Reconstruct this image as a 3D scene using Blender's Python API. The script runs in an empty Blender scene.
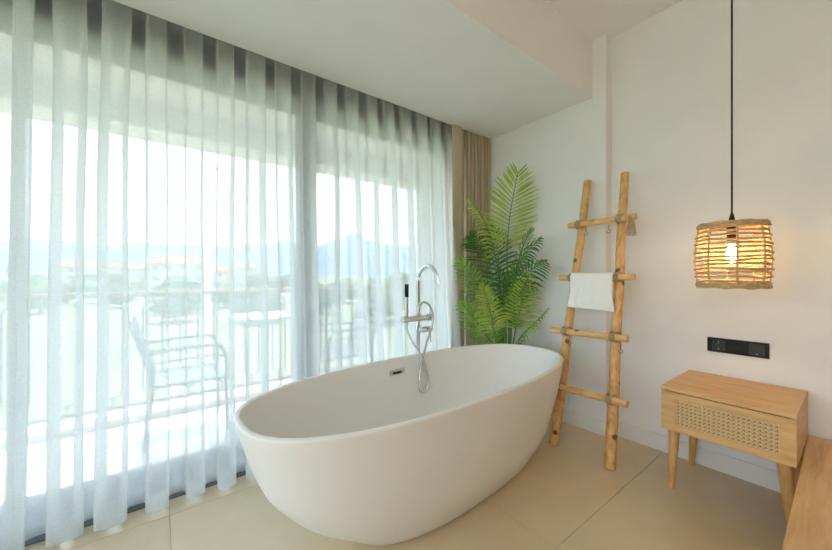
import bpy, bmesh, math, random
from mathutils import Vector, Matrix, noise
rnd = random.Random(7)
PI = math.pi
C = bpy.context.scene.collection
SC = bpy.context.scene

# ------------------------------------------------------------------ camera
FPX = 338.5                       # focal length in pixels of the 832 px wide frame
YAW = math.atan2(444.0, FPX)      # camera looks this far to the left of the +Y axis
CAMH = 1.2
cam = bpy.data.cameras.new('camera')
cam.sensor_width = 36.0
cam.lens = 36.0 * FPX / 832.0
cam.clip_start = 0.02
cam.clip_end = 20000
camo = bpy.data.objects.new('camera', cam)
C.objects.link(camo)
camo.location = (0, 0, CAMH)
camo.rotation_euler = (PI / 2, 0, YAW)
SC.camera = camo

# ------------------------------------------------------------------ world, sun, fill light, exposure
W = bpy.data.worlds.new('world')
SC.world = W
W.use_nodes = True
nt = W.node_tree
nt.nodes.clear()
wo = nt.nodes.new('ShaderNodeOutputWorld')
bg = nt.nodes.new('ShaderNodeBackground')
tc = nt.nodes.new('ShaderNodeTexCoord')
sx = nt.nodes.new('ShaderNodeSeparateXYZ')
rp = nt.nodes.new('ShaderNodeValToRGB')
rp.color_ramp.elements[0].position = 0.0
rp.color_ramp.elements[0].color = (0.86, 0.93, 1.0, 1)
rp.color_ramp.elements[1].position = 0.8
rp.color_ramp.elements[1].color = (0.62, 0.78, 1.0, 1)
nt.links.new(tc.outputs['Generated'], sx.inputs[0])
nt.links.new(sx.outputs['Z'], rp.inputs[0])
nt.links.new(rp.outputs[0], bg.inputs[0])
nt.links.new(bg.outputs[0], wo.inputs[0])
bg.inputs[1].default_value = 1.55

def light(name, kind, loc, rot, energy, color, **kw):
    l = bpy.data.lights.new(name, kind)
    l.energy = energy
    l.color = color
    for k, v in kw.items():
        setattr(l, k, v)
    o = bpy.data.objects.new(name, l)
    o.location = loc
    o.rotation_euler = rot
    C.objects.link(o)
    return o

# hazy sun high above the balcony side; the slab above keeps it off the room
light('sun', 'SUN', (0, 0, 50), (math.radians(-8), math.radians(-29), 0), 4.4, (1.0, 0.98, 0.965), angle=math.radians(12))
# added unseen fill light behind the camera, bounced warm off the ceiling
light('added_fill_uplight', 'AREA', (1.5, -1.3, 1.9), (PI, 0, 0), 15, (1.0, 0.88, 0.75), shape='DISK', size=.5)

SC.view_settings.view_transform = 'Standard'
SC.view_settings.look = 'None'
SC.view_settings.gamma = 1.0
SC.view_settings.use_curve_mapping = False
SC.view_settings.exposure = 1.5
SC.cycles.transparent_max_bounces = 24
SC.cycles.max_bounces = 12
SC.cycles.diffuse_bounces = 10
SC.cycles.transmission_bounces = 8
SC.cycles.use_denoising = True

# ------------------------------------------------------------------ materials
MATS = {}
def newmat(name):
    m = bpy.data.materials.new(name)
    m.use_nodes = True
    MATS[name] = m
    n = m.node_tree.nodes
    return m, n, m.node_tree.links, n['Principled BSDF']

def noise_mat(name, c1, c2, scale=8, rough=0.6, bump=0.0, metallic=0.0, stretch=(1, 1, 1), detail=4, bscale=None, spec=0.5, lo=.35, hi=.65):
    m, n, l, p = newmat(name)
    t = n.new('ShaderNodeTexCoord')
    mp = n.new('ShaderNodeMapping')
    mp.inputs['Scale'].default_value = stretch
    no = n.new('ShaderNodeTexNoise')
    no.inputs['Scale'].default_value = scale
    no.inputs['Detail'].default_value = detail
    r = n.new('ShaderNodeValToRGB')
    r.color_ramp.elements[0].color = (*c1, 1)
    r.color_ramp.elements[1].color = (*c2, 1)
    r.color_ramp.elements[0].position = lo
    r.color_ramp.elements[1].position = hi
    l.new(t.outputs['Object'], mp.inputs[0])
    l.new(mp.outputs[0], no.inputs['Vector'])
    l.new(no.outputs['Fac'], r.inputs[0])
    l.new(r.outputs[0], p.inputs['Base Color'])
    p.inputs['Roughness'].default_value = rough
    p.inputs['Metallic'].default_value = metallic
    p.inputs['Specular IOR Level'].default_value = spec
    if bump:
        b = n.new('ShaderNodeBump')
        b.inputs['Strength'].default_value = bump
        b.inputs['Distance'].default_value = 0.01
        if bscale:
            n2 = n.new('ShaderNodeTexNoise')
            n2.inputs['Scale'].default_value = bscale
            n2.inputs['Detail'].default_value = 3
            l.new(mp.outputs[0], n2.inputs['Vector'])
            l.new(n2.outputs['Fac'], b.inputs['Height'])
        else:
            l.new(no.outputs['Fac'], b.inputs['Height'])
        l.new(b.outputs[0], p.inputs['Normal'])
    return m

def wood_mat(name, cols, scale=3.0, stretch=(1, 1, 1), rough=0.5, dist=3.0, knots=None):
    """grain runs along the axis with the smallest stretch"""
    m, n, l, p = newmat(name)
    t = n.new('ShaderNodeTexCoord')
    mp = n.new('ShaderNodeMapping')
    mp.inputs['Scale'].default_value = stretch
    no = n.new('ShaderNodeTexNoise')
    no.inputs['Scale'].default_value = scale
    no.inputs['Detail'].default_value = 6
    no.inputs['Roughness'].default_value = 0.6
    no.inputs['Distortion'].default_value = dist * 0.2
    r = n.new('ShaderNodeValToRGB')
    e = r.color_ramp.elements
    e[0].color = (*cols[0], 1); e[0].position = 0.30
    e[1].color = (*cols[-1], 1); e[1].position = 0.72
    if len(cols) == 3:
        k = e.new(0.5); k.color = (*cols[1], 1)
    l.new(t.outputs['Object'], mp.inputs[0])
    l.new(mp.outputs[0], no.inputs['Vector'])
    l.new(no.outputs['Fac'], r.inputs[0])
    out = r.outputs[0]
    if knots:
        vo = n.new('ShaderNodeTexVoronoi')
        vo.inputs['Scale'].default_value = knots[0]
        l.new(t.outputs['Object'], vo.inputs['Vector'])
        r2 = n.new('ShaderNodeValToRGB')
        r2.color_ramp.elements[0].position = knots[1]
        r2.color_ramp.elements[0].color = (1, 1, 1, 1)
        r2.color_ramp.elements[1].position = knots[1] + 0.07
        r2.color_ramp.elements[1].color = (0, 0, 0, 1)
        l.new(vo.outputs['Distance'], r2.inputs[0])
        mx = n.new('ShaderNodeMix'); mx.data_type = 'RGBA'
        l.new(r2.outputs[0], mx.inputs['Factor'])
        l.new(out, mx.inputs[6])
        mx.inputs[7].default_value = (*knots[2], 1)
        out = mx.outputs[2]
    l.new(out, p.inputs['Base Color'])
    p.inputs['Roughness'].default_value = rough
    b = n.new('ShaderNodeBump')
    b.inputs['Strength'].default_value = 0.12
    b.inputs['Distance'].default_value = 0.004
    l.new(no.outputs['Fac'], b.inputs['Height'])
    l.new(b.outputs[0], p.inputs['Normal'])
    return m

WALL = noise_mat('wall_paint', (.815, .83, .845), (.84, .855, .87), 3, .75, .04, bscale=160)
CEIL = noise_mat('ceiling_paint', (.84, .85, .87), (.86, .87, .89), 3, .8, .03, bscale=160)
BOUNCE_PANEL = wood_mat('added_bounce_panelling', [(.40, .29, .18), (.50, .38, .25)], 2.0, (8, 8, 1), .5)  # unseen cladding, added to dim and warm light bounced from the side wall
BASE = noise_mat('baseboard_paint', (.78, .78, .76), (.82, .82, .80), 5, .45)
TILE = noise_mat('floor_tile', (.62, .505, .33), (.68, .565, .385), 2.2, .28, .02, detail=8, bscale=60, spec=.7)
GROUT = noise_mat('grout', (.48, .41, .30), (.54, .47, .35), 30, .8)
ANTH = noise_mat('anthracite_aluminium', (.055, .07, .075), (.07, .085, .09), 20, .45)
TUB = noise_mat('tub_white', (.83, .83, .825), (.86, .86, .855), 2, .38)
CHROME = noise_mat('chrome', (.70, .70, .69), (.76, .76, .75), 10, .13, metallic=1.0)
HOSEM = noise_mat('hose_metal', (.62, .62, .61), (.70, .70, .69), 200, .25, metallic=1.0)
BLACK = noise_mat('black_plastic', (.014, .015, .015), (.02, .021, .02), 30, .55, spec=.25)
BLACK2 = noise_mat('charcoal_plastic', (.040, .043, .041), (.047, .05, .048), 30, .5, spec=.3)
LINEN = noise_mat('beige_linen', (.50, .41, .31), (.61, .52, .41), 260, .9, .3, stretch=(1, 1, .35))
OAK = wood_mat('oak_board', [(.56, .31, .12), (.69, .42, .18), (.75, .50, .245)], 3.2, (1.2, 11, 11), .45)
OAKY = wood_mat('oak_board_lengthwise', [(.56, .31, .12), (.69, .42, .18), (.75, .50, .245)], 3.2, (11, 1.2, 11), .45)
OAKLEG = wood_mat('oak_leg', [(.52, .27, .085), (.66, .39, .15), (.73, .46, .21)], 4.0, (14, 14, 1.6), .45)
OAKD = wood_mat('walnut_backing', [(.34, .20, .09), (.42, .26, .12)], 4.0, (1.2, 11, 11), .6)
CANE = noise_mat('cane', (.78, .56, .27), (.86, .66, .36), 60, .6)
POLE = wood_mat('peeled_pole', [(.48, .24, .065), (.70, .42, .16), (.82, .56, .27)], 5.0, (7, 7, 2.6), .5, knots=(9.0, 0.12, (.17, .07, .02)))
RUNG = wood_mat('peeled_rung', [(.58, .32, .10), (.76, .48, .20), (.84, .58, .30)], 5.0, (2.6, 7, 7), .5, knots=(8.0, 0.10, (.24, .10, .03)))
ENDW = wood_mat('rung_end_grain', [(.62, .40, .19), (.76, .54, .30)], 30, (1, 1, 1), .6)
TWINE = noise_mat('jute_twine', (.36, .27, .16), (.50, .39, .25), 120, .9, .4)
ROPE = noise_mat('woven_banana_fibre', (.50, .33, .155), (.68, .48, .25), 55, .8, .5, stretch=(1, 1, 3))
TOWEL = noise_mat('towel_terry', (.92, .92, .92), (.95, .95, .95), 120, .95, .4, bscale=260)
METALG = noise_mat('dark_wire', (.18, .17, .15), (.24, .23, .2), 30, .4, metallic=.8)
CORD = noise_mat('black_cord', (.02, .02, .02), (.03, .03, .03), 60, .6)
POT = noise_mat('pot_glaze', (.10, .10, .10), (.13, .13, .13), 10, .5)
SOIL = noise_mat('soil', (.05, .035, .02), (.10, .07, .045), 50, .95)
PSTEM = noise_mat('palm_stem', (.10, .22, .04), (.16, .30, .07), 14, .5, stretch=(1, 1, .2))
WHITEM = noise_mat('white_powder_coat', (.60, .62, .63), (.66, .68, .69), 10, .45)
GREYM = noise_mat('grey_chair_metal', (.13, .16, .18), (.17, .20, .22), 10, .5)
IRON = noise_mat('railing_iron', (.08, .09, .09), (.11, .12, .12), 10, .5)
RAILW = wood_mat('handrail_wood', [(.55, .33, .17), (.66, .43, .25)], 4.0, (10, 1, 10), .5)
BALC = noise_mat('balcony_tile', (.80, .80, .80), (.84, .84, .84), 3, .6)
KERB = noise_mat('kerb_stone', (.66, .55, .46), (.72, .62, .53), 8, .7)
RENDER = noise_mat('facade_render', (.79, .78, .75), (.83, .82, .79), 4, .85, .05, bscale=90)
HOUSEW = noise_mat('house_white', (.56, .55, .53), (.62, .61, .59), 1, .8)
HOUSEC = noise_mat('house_cream', (.46, .41, .33), (.52, .47, .38), 1, .8)
ROOFT = noise_mat('roof_terracotta', (.42, .12, .055), (.50, .17, .08), 1.5, .8)
WINDK = noise_mat('house_window', (.16, .20, .23), (.22, .26, .29), 1, .3)
FIELD = noise_mat('field_grass', (.14, .175, .08), (.25, .225, .14), .045, .95, detail=8)
TREE = noise_mat('tree_foliage', (.05, .10, .03), (.11, .165, .055), .8, .9, .6)
TRUNK = noise_mat('tree_bark', (.15, .10, .06), (.22, .16, .10), 3, .9)
MOUNT = noise_mat('haze_tinted_mountain', (.15, .23, .32), (.19, .27, .36), .002, 1.0)  # blue of the distance haze is put into the base colour
CONC = noise_mat('pole_concrete', (.74, .74, .72), (.80, .80, .78), 6, .8)

def leafmat(name, c1, c2):
    m, n, l, p = newmat(name)
    t = n.new('ShaderNodeTexCoord')
    no = n.new('ShaderNodeTexNoise'); no.inputs['Scale'].default_value = 9
    r = n.new('ShaderNodeValToRGB')
    r.color_ramp.elements[0].color = (*c1, 1); r.color_ramp.elements[0].position = .35
    r.color_ramp.elements[1].color = (*c2, 1); r.color_ramp.elements[1].position = .65
    l.new(t.outputs['Object'], no.inputs['Vector']); l.new(no.outputs['Fac'], r.inputs[0])
    l.new(r.outputs[0], p.inputs['Base Color'])
    p.inputs['Roughness'].default_value = .55
    tr = n.new('ShaderNodeBsdfTranslucent'); l.new(r.outputs[0], tr.inputs[0])
    mx = n.new('ShaderNodeMixShader'); mx.inputs[0].default_value = .3
    l.new(p.outputs[0], mx.inputs[1]); l.new(tr.outputs[0], mx.inputs[2])
    l.new(mx.outputs[0], n['Material Output'].inputs[0])
    return m
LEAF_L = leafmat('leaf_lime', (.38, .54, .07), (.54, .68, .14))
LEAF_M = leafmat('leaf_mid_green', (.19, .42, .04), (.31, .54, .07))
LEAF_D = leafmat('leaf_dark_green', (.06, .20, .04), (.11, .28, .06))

# sheer voile: threads (diffuse and translucent) with open gaps between them
m, n, l, p = newmat('white_voile')
n.remove(p)
t = n.new('ShaderNodeTexCoord')
mp = n.new('ShaderNodeMapping'); mp.inputs['Scale'].default_value = (1, 1, 2.2)
no = n.new('ShaderNodeTexNoise'); no.inputs['Scale'].default_value = 95; no.inputs['Detail'].default_value = 2
mr = n.new('ShaderNodeMapRange')
mr.inputs['From Min'].default_value = .3; mr.inputs['From Max'].default_value = .7
mr.inputs['To Min'].default_value = .68; mr.inputs['To Max'].default_value = .76
l.new(t.outputs['Object'], mp.inputs[0]); l.new(mp.outputs[0], no.inputs['Vector']); l.new(no.outputs['Fac'], mr.inputs['Value'])
di = n.new('ShaderNodeBsdfDiffuse'); di.inputs[0].default_value = (.94, .95, .95, 1)
tl = n.new('ShaderNodeBsdfTranslucent'); tl.inputs[0].default_value = (.92, .96, .98, 1)
tp = n.new('ShaderNodeBsdfTransparent')
m1 = n.new('ShaderNodeMixShader'); m1.inputs[0].default_value = .80
m2 = n.new('ShaderNodeMixShader')
l.new(di.outputs[0], m1.inputs[1]); l.new(tl.outputs[0], m1.inputs[2])
l.new(mr.outputs[0], m2.inputs[0])
l.new(tp.outputs[0], m2.inputs[1]); l.new(m1.outputs[0], m2.inputs[2])
l.new(m2.outputs[0], n['Material Output'].inputs[0])
VOILE = m

# window glass, thin: mostly clear, faint reflection
m, n, l, p = newmat('clear_glass')
n.remove(p)
fr = n.new('ShaderNodeFresnel'); fr.inputs[0].default_value = 1.4
gl = n.new('ShaderNodeBsdfGlossy'); gl.inputs['Roughness'].default_value = .02
tp = n.new('ShaderNodeBsdfTransparent'); tp.inputs[0].default_value = (.95, .98, .97, 1)
mx = n.new('ShaderNodeMixShader')
l.new(fr.outputs[0], mx.inputs[0]); l.new(tp.outputs[0], mx.inputs[1]); l.new(gl.outputs[0], mx.inputs[2])
l.new(mx.outputs[0], n['Material Output'].inputs[0])
GLASS = m

m, n, l, p = newmat('lit_bulb')
p.inputs['Base Color'].default_value = (1, .9, .75, 1)
p.inputs['Emission Color'].default_value = (1, .62, .30, 1)
p.inputs['Emission Strength'].default_value = 46
BULB = m

# ------------------------------------------------------------------ mesh helpers
class MB:
    def __init__(s):
        s.v = []; s.f = []
    def add(s, vs, fs):
        o = len(s.v)
        s.v += [tuple(x) for x in vs]
        s.f += [tuple(i + o for i in f) for f in fs]
        return s
    def box(s, x0, x1, y0, y1, z0, z1):
        return s.add([(x0, y0, z0), (x1, y0, z0), (x1, y1, z0), (x0, y1, z0), (x0, y0, z1), (x1, y0, z1), (x1, y1, z1), (x0, y1, z1)],
                     [(0, 3, 2, 1), (4, 5, 6, 7), (0, 1, 5, 4), (1, 2, 6, 5), (2, 3, 7, 6), (3, 0, 4, 7)])
    def tube(s, pts, r, seg=8, closed=False, caps=True, flat=None):
        pts = [Vector(p) for p in pts]
        N = len(pts)
        rr = r if isinstance(r, (list, tuple)) else [r] * N
        tan = []
        for i in range(N):
            if closed: d = pts[(i + 1) % N] - pts[i - 1]
            else: d = pts[min(i + 1, N - 1)] - pts[max(i - 1, 0)]
            tan.append(d.normalized() if d.length > 1e-9 else Vector((0, 0, 1)))
        ref = Vector((0, 0, 1)) if abs(tan[0].z) < .9 else Vector((1, 0, 0))
        u = tan[0].cross(ref).normalized()
        vs = []
        for i in range(N):
            u = (u - tan[i] * u.dot(tan[i])).normalized()
            w = tan[i].cross(u)
            for k in range(seg):
                a = 2 * PI * k / seg
                fa, fb = (1, 1) if flat is None else flat
                vs.append(pts[i] + (u * math.cos(a) * fa + w * math.sin(a) * fb) * rr[i])
        fs = []
        M = N if closed else N - 1
        for i in range(M):
            j = (i + 1) % N
            for k in range(seg):
                k2 = (k + 1) % seg
                fs.append((i * seg + k, i * seg + k2, j * seg + k2, j * seg + k))
        if caps and not closed:
            fs.append(tuple(range(seg - 1, -1, -1)))
            fs.append(tuple((N - 1) * seg + k for k in range(seg)))
        return s.add(vs, fs)
    def lathe(s, prof, seg=24, c=(0, 0, 0), cap=True):
        vs = []; fs = []
        for r, z in prof:
            for k in range(seg):
                a = 2 * PI * k / seg
                vs.append((c[0] + r * math.cos(a), c[1] + r * math.sin(a), c[2] + z))
        for i in range(len(prof) - 1):
            for k in range(seg):
                k2 = (k + 1) % seg
                fs.append((i * seg + k, i * seg + k2, (i + 1) * seg + k2, (i + 1) * seg + k))
        if cap:
            fs.append(tuple(range(seg - 1, -1, -1)))
            fs.append(tuple((len(prof) - 1) * seg + k for k in range(seg)))
        return s.add(vs, fs)
    def build(s, name, mat, parent=None, smooth=False, bevel=0, loc=None, sharp=True):
        me = bpy.data.meshes.new(name)
        me.from_pydata(s.v, [], s.f)
        if bevel:
            bm = bmesh.new(); bm.from_mesh(me)
            bmesh.ops.bevel(bm, geom=bm.edges[:], offset=bevel, segments=2, profile=.6, affect='EDGES')
            bm.to_mesh(me); bm.free()
        bm = bmesh.new(); bm.from_mesh(me)
        bmesh.ops.recalc_face_normals(bm, faces=bm.faces[:])
        bm.to_mesh(me); bm.free()
        me.materials.append(mat)
        if smooth:
            me.polygons.foreach_set('use_smooth', [True] * len(me.polygons))
            if sharp:
                me.set_sharp_from_angle(angle=math.radians(50))
        o = bpy.data.objects.new(name, me)
        C.objects.link(o)
        if parent is not None: o.parent = parent
        if loc is not None: o.location = loc
        return o

def tag(o, label=None, cat=None, group=None, kind=None):
    if label: o['label'] = label
    if cat: o['category'] = cat
    if group: o['group'] = group
    if kind: o['kind'] = kind
    return o

def empty(name, loc, label=None, cat=None, group=None, kind=None, rz=0):
    o = bpy.data.objects.new(name, None)
    o.location = loc
    o.rotation_euler = (0, 0, rz)
    o.empty_display_size = .1
    C.objects.link(o)
    return tag(o, label, cat, group, kind)

def boxobj(name, mat, parent, b, bevel=0, smooth=False):
    return MB().box(*b).build(name, mat, parent, smooth=smooth, bevel=bevel)

def copy_tree(o, parent=None):
    c = o.copy(); C.objects.link(c)
    if parent is not None: c.parent = parent
    for ch in o.children: copy_tree(ch, c)
    return c

def spline(pts, n=8):
    """Catmull-Rom through pts"""
    P = [Vector(p) for p in pts]
    P = [P[0] * 2 - P[1]] + P + [P[-1] * 2 - P[-2]]
    out = []
    for i in range(1, len(P) - 2):
        a, b, c, d = P[i - 1:i + 3]
        for k in range(n):
            t = k / n
            out.append(.5 * ((2 * b) + (c - a) * t + (2 * a - 5 * b + 4 * c - d) * t * t + (3 * b - a - 3 * c + d) * t ** 3))
    out.append(P[-2])
    return out

FW = Vector((-math.sin(YAW), math.cos(YAW), 0)); RT = Vector((math.cos(YAW), math.sin(YAW), 0))
def sight(x, y, d):
    """world point at depth d along the sight line of photograph position (x, y)"""
    return FW * d + RT * ((x - 416) / FPX * d) + Vector((0, 0, CAMH - (y - 275) / FPX * d))

# ------------------------------------------------------------------ room shell
YB, YP = 2.74, 2.65          # recessed back wall, proud corner part
XW = -2.42                   # inner face of the window wall
XS0, XS1 = -2.246, -1.244    # dropped ceiling strip along the window
ZS, ZC = 2.56, 3.0
XJ = -1.145
XR, YR = 2.7, -2.6

fl = boxobj('floor', GROUT, None, (XW - .2, XR, YR, YB + .2, -.12, -.004))
tag(fl, 'large beige porcelain floor tiles', None, None, 'structure')
xs = [-2.42, -2.09, -.81, .47, 1.75, XR]
ys = [YR, -1.30, .046, 1.393, 2.74]
g = .0009
for i in range(len(xs) - 1):
    for j in range(len(ys) - 1):
        boxobj('tile', TILE, fl, (xs[i] + g, xs[i + 1] - g, ys[j] + g, ys[j + 1] - g, -.012, 0), bevel=.0012)

def struct(name, mat, b, label, parent=None):
    return tag(boxobj(name, mat, parent, b), label, None, None, 'structure')
struct('wall_back', WALL, (XJ, XR + .15, YB, YB + .15, -.1, ZC), 'cream painted wall behind the nightstand and pendant lamp')
struct('wall_corner', WALL, (-2.62, XJ, YP, YB + .15, -.1, ZC), 'slightly proud cream wall section behind the ladder and palm')
struct('wall_right', BOUNCE_PANEL, (XR, XR + .15, YR, YB, -.1, ZC), 'unseen side wall of the room, brown wood panelling added to warm the bounced light')
RX0, RX1 = -2.3, 1.3          # opening for an added, unseen rear window that lets in fill daylight
wr = struct('wall_rear', WALL, (RX1, XR + .15, YR - .15, YR, -.1, ZC), 'plain cream rear wall of the room')
for b_ in ((-2.62, RX0, YR - .15, YR, -.1, ZC), (RX0, RX1, YR - .15, YR, 2.5, ZC), (RX0, RX1, YR - .15, YR, -.1, .1)):
    boxobj('wall_strip', WALL, wr, b_)
w2_ = empty('added_fill_window', (0, 0, 0), 'wide anthracite framed window added out of view in the rear wall for fill daylight', None, None, 'structure')
for b_ in ((RX0, RX1, YR - .1, YR - .04, 2.44, 2.5), (RX0, RX1, YR - .1, YR - .04, .1, .16), (RX0, RX0 + .06, YR - .1, YR - .04, .16, 2.44), (RX1 - .06, RX1, YR - .1, YR - .04, .16, 2.44),
           ((RX0 + RX1) / 2 - .04, (RX0 + RX1) / 2 + .04, YR - .1, YR - .04, .16, 2.44)):
    boxobj('frame', ANTH, w2_, b_)
for x0_, x1_ in ((RX0 + .06, (RX0 + RX1) / 2 - .04), ((RX0 + RX1) / 2 + .04, RX1 - .06)):
    boxobj('pane', GLASS, w2_, (x0_, x1_, YR - .074, YR - .066, .16, 2.44))
struct('wall_window', WALL, (-2.62, XW, -2.6, -2.5, -.1, ZC), 'cream wall return beside the window')
struct('wall_lintel', WALL, (-2.62, XW, -2.5, YP, 2.62, ZC), 'cream lintel above the window inside the curtain pocket')
struct('ceiling', CEIL, (-2.62, XR + .15, YR - .15, YB + .15, ZC, ZC + .2), 'white painted ceiling of the room')
struct('ceiling_soffit', CEIL, (XS0, XS1, YR, YP, ZS, ZC), 'white dropped ceiling strip running along the curtains')

def baseboard(name, b, label):
    tag(boxobj(name, BASE, None, b, bevel=.002), label, None, None, 'structure')
baseboard('baseboard_back', (XJ + .0125, -.17, YB - .012, YB, 0, .108), 'white baseboard along the wall under the nightstand')
baseboard('baseboard_corner', (-2.24, XJ + .012, YP - .012, YP, 0, .108), 'white baseboard along the proud wall behind the ladder')
baseboard('baseboard_right', (XR - .012, XR, YR, YB, 0, .108), 'white baseboard along the plain side wall')

# ------------------------------------------------------------------ window with sliding panes
wn = empty('window_1', (0, 0, 0), 'floor to ceiling anthracite framed sliding window behind the sheer curtains', None, None, 'structure')
boxobj('frame_head', ANTH, wn, (-2.56, XW, -2.5, YP, 2.39, 2.62), bevel=.003)
boxobj('threshold', ANTH, wn, (-2.60, -2.235, -2.5, YP - .002, -.003, .003))
boxobj('bottom_rail', ANTH, wn, (-2.54, XW, -2.5, YP, .003, .085), bevel=.003)
for y, w in ((-2.46, .08), (-.84, .11), (.865, .11), (2.61, .08)):
    boxobj('stile', ANTH, wn, (-2.54, XW, y - w / 2, y + w / 2, .085, 2.39), bevel=.003)
for y0, y1 in ((-2.42, -.895), (-.785, .81), (.92, 2.57)):
    boxobj('pane', GLASS, wn, (-2.489, -2.481, y0, y1, .085, 2.39))

# ------------------------------------------------------------------ balcony
XB = -3.78
struct('balcony_floor', BALC, (-3.98, -2.62, -4.2, 2.9, -.25, -.03), 'pale tiled balcony floor outside the window')
struct('balcony_kerb', KERB, (-3.86, -3.66, -4.2, 2.9, -.03, .03), 'low pinkish stone kerb under the balcony railing')
struct('balcony_ceiling', RENDER, (-3.98, -2.62, -4.2, 2.9, 2.62, 2.9), 'cream underside of the balcony above')
struct('balcony_beam', RENDER, (-3.85, -3.51, -4.2, 2.9, 2.396, 2.62), 'cream beam along the outer edge of the balcony ceiling')
struct('balcony_wall', RENDER, (-3.80, -2.62, 2.9, 3.1, -.25, 2.9), 'cream partition wall closing the end of the balcony')
struct('balcony_end_wall', RENDER, (-3.98, -2.62, -4.3, -4.2, -.25, 2.9), 'cream partition wall at the far end of the balcony')
struct('facade_wall', RENDER, (-2.9, -2.62, 3.1, 9.0, -5.0, 6.0), 'cream facade beyond the balcony partition')

rl = empty('balcony_railing', (XB, 0, .03), 'grey iron balcony railing of rounded loops under a wooden handrail', 'railing')
def rp_build(mb, name, mat, **k):
    mb.v = [(x - XB, y, z - .03) for x, y, z in mb.v]
    return mb.build(name, mat, rl, **k)
rp_build(MB().box(XB - .03, XB + .03, -4.15, 2.88, 1.025, 1.055), 'handrail', RAILW, bevel=.006)
rp_build(MB().box(XB - .008, XB + .008, -4.15, 2.88, 1.01, 1.025), 'top_bar', IRON)
rp_build(MB().box(XB - .012, XB + .012, -4.15, 2.88, .08, .10), 'bottom_bar', IRON)
for y in (-4.1, -2.6, -1.1, 1.56, 2.84):
    rp_build(MB().box(XB - .012, XB + .012, y - .012, y + .012, .03, 1.015), 'post', IRON)
pitch, hw, z0, z1 = .267, .067, .17, .97
lo = []
for k in range(10):
    a = PI * k / 9
    lo.append((0, hw * math.cos(a), z1 - hw + hw * math.sin(a)))
for k in range(10):
    a = PI + PI * k / 9
    lo.append((0, hw * math.cos(a), z0 + hw + hw * math.sin(a)))
loopme = None
for k in range(-9, 11):
    yc = -.036 + k * pitch
    if yc > 2.8: break
    if loopme is None:
        mb = MB().tube(lo, .0075, 6, closed=True)
        mb.tube([(0, 0, z1 - .002), (0, 0, 1.012)], .006, 6)
        mb.tube([(0, 0, .09), (0, 0, z0 + .002)], .006, 6)
        mb.lathe([(.001, z1 + .004), (.012, z1 + .012), (.012, z1 + .022), (.001, z1 + .03)], 8)
        mb.lathe([(.001, z0 - .03), (.012, z0 - .022), (.012, z0 - .012), (.001, z0 - .004)], 8)
        ob = mb.build('loop', IRON, rl, smooth=True)
        loopme = ob.data
    else:
        ob = bpy.data.objects.new('loop', loopme); C.objects.link(ob); ob.parent = rl
    ob.location = (0, yc, -.03)

def make_chair(loc, rz, label):
    """slatted metal armchair facing +Y in its own frame"""
    t = empty('balcony_chair', loc, label, 'chair', 'metal chairs on the balcony', rz=rz)
    r = .013
    for s in (-1, 1):
        x = s * .26
        MB().tube([(x, .25, 0), (x, .235, .43)], r, 8).build('leg', GREYM, t, smooth=True)
        MB().tube([(x, -.27, 0), (x, -.22, .43)], r, 8).build('leg', GREYM, t, smooth=True)
        MB().tube(spline([(x, -.215, .42), (x, -.24, .55), (x, -.30, .75), (x, -.345, .90)], 4), r, 8).build('back_post', GREYM, t, smooth=True)
        MB().tube(spline([(x, -.275, .67), (x, .0, .69), (x, .15, .69), (x, .21, .66), (x, .238, .57), (x, .24, .43)], 5), .014, 8).build('armrest', GREYM, t, smooth=True)
        MB().tube([(x, -.25, .60), (x, .10, .615), (x, .235, .60)], .009, 8).build('side_bar', GREYM, t, smooth=True)
        MB().tube([(x, -.235, .43), (x, .245, .43)], r, 8).build('seat_rail', GREYM, t, smooth=True)
    for k in range(9):
        y = -.20 + k * .052
        boxobj('seat_slat', GREYM, t, (-.26, .26, y - .017, y + .017, .436, .446))
    MB().tube([(-.26, -.345, .90), (.26, -.345, .90)], r, 8).build('back_top_rail', GREYM, t, smooth=True)
    for k in range(7):
        x = -.21 + k * .07
        MB().tube(spline([(x, -.215, .45), (x, -.25, .58), (x, -.305, .76), (x, -.345, .895)], 3), .011, 6).build('back_slat', GREYM, t, smooth=True)
    return t
make_chair((-3.29, .19, -.03), 0, 'grey slatted metal armchair on the balcony, turned toward the partition wall')
make_chair((-3.30, 1.52, -.03), PI, 'grey slatted metal armchair on the balcony with its back to the partition wall')
tb = empty('balcony_table', (-3.36, .80, -.03), 'small round white bistro table on the balcony between the two metal chairs', 'table')
MB().lathe([(.001, .835), (.29, .835), (.30, .842), (.30, .855), (.29, .862), (.001, .862)], 40, cap=False).build('table_top', WHITEM, tb, smooth=True)
MB().tube([(0, 0, .03), (0, 0, .836)], .028, 14).build('pedestal', GREYM, tb, smooth=True)
MB().lathe([(.22, 0), (.22, .012), (.18, .03), (.05, .07), (.03, .16)], 28).build('base', WHITEM, tb, smooth=True)

# ------------------------------------------------------------------ landscape beyond the balcony
GZ = -5.0
MB().add([(-9000, -9000, GZ), (9000, -9000, GZ), (9000, 9000, GZ), (-9000, 9000, GZ)], [(0, 1, 2, 3)]).build('ground', FIELD)
tag(bpy.data.objects['ground'], 'flat green and straw coloured fields beyond the balcony', None, None, 'structure')

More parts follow.
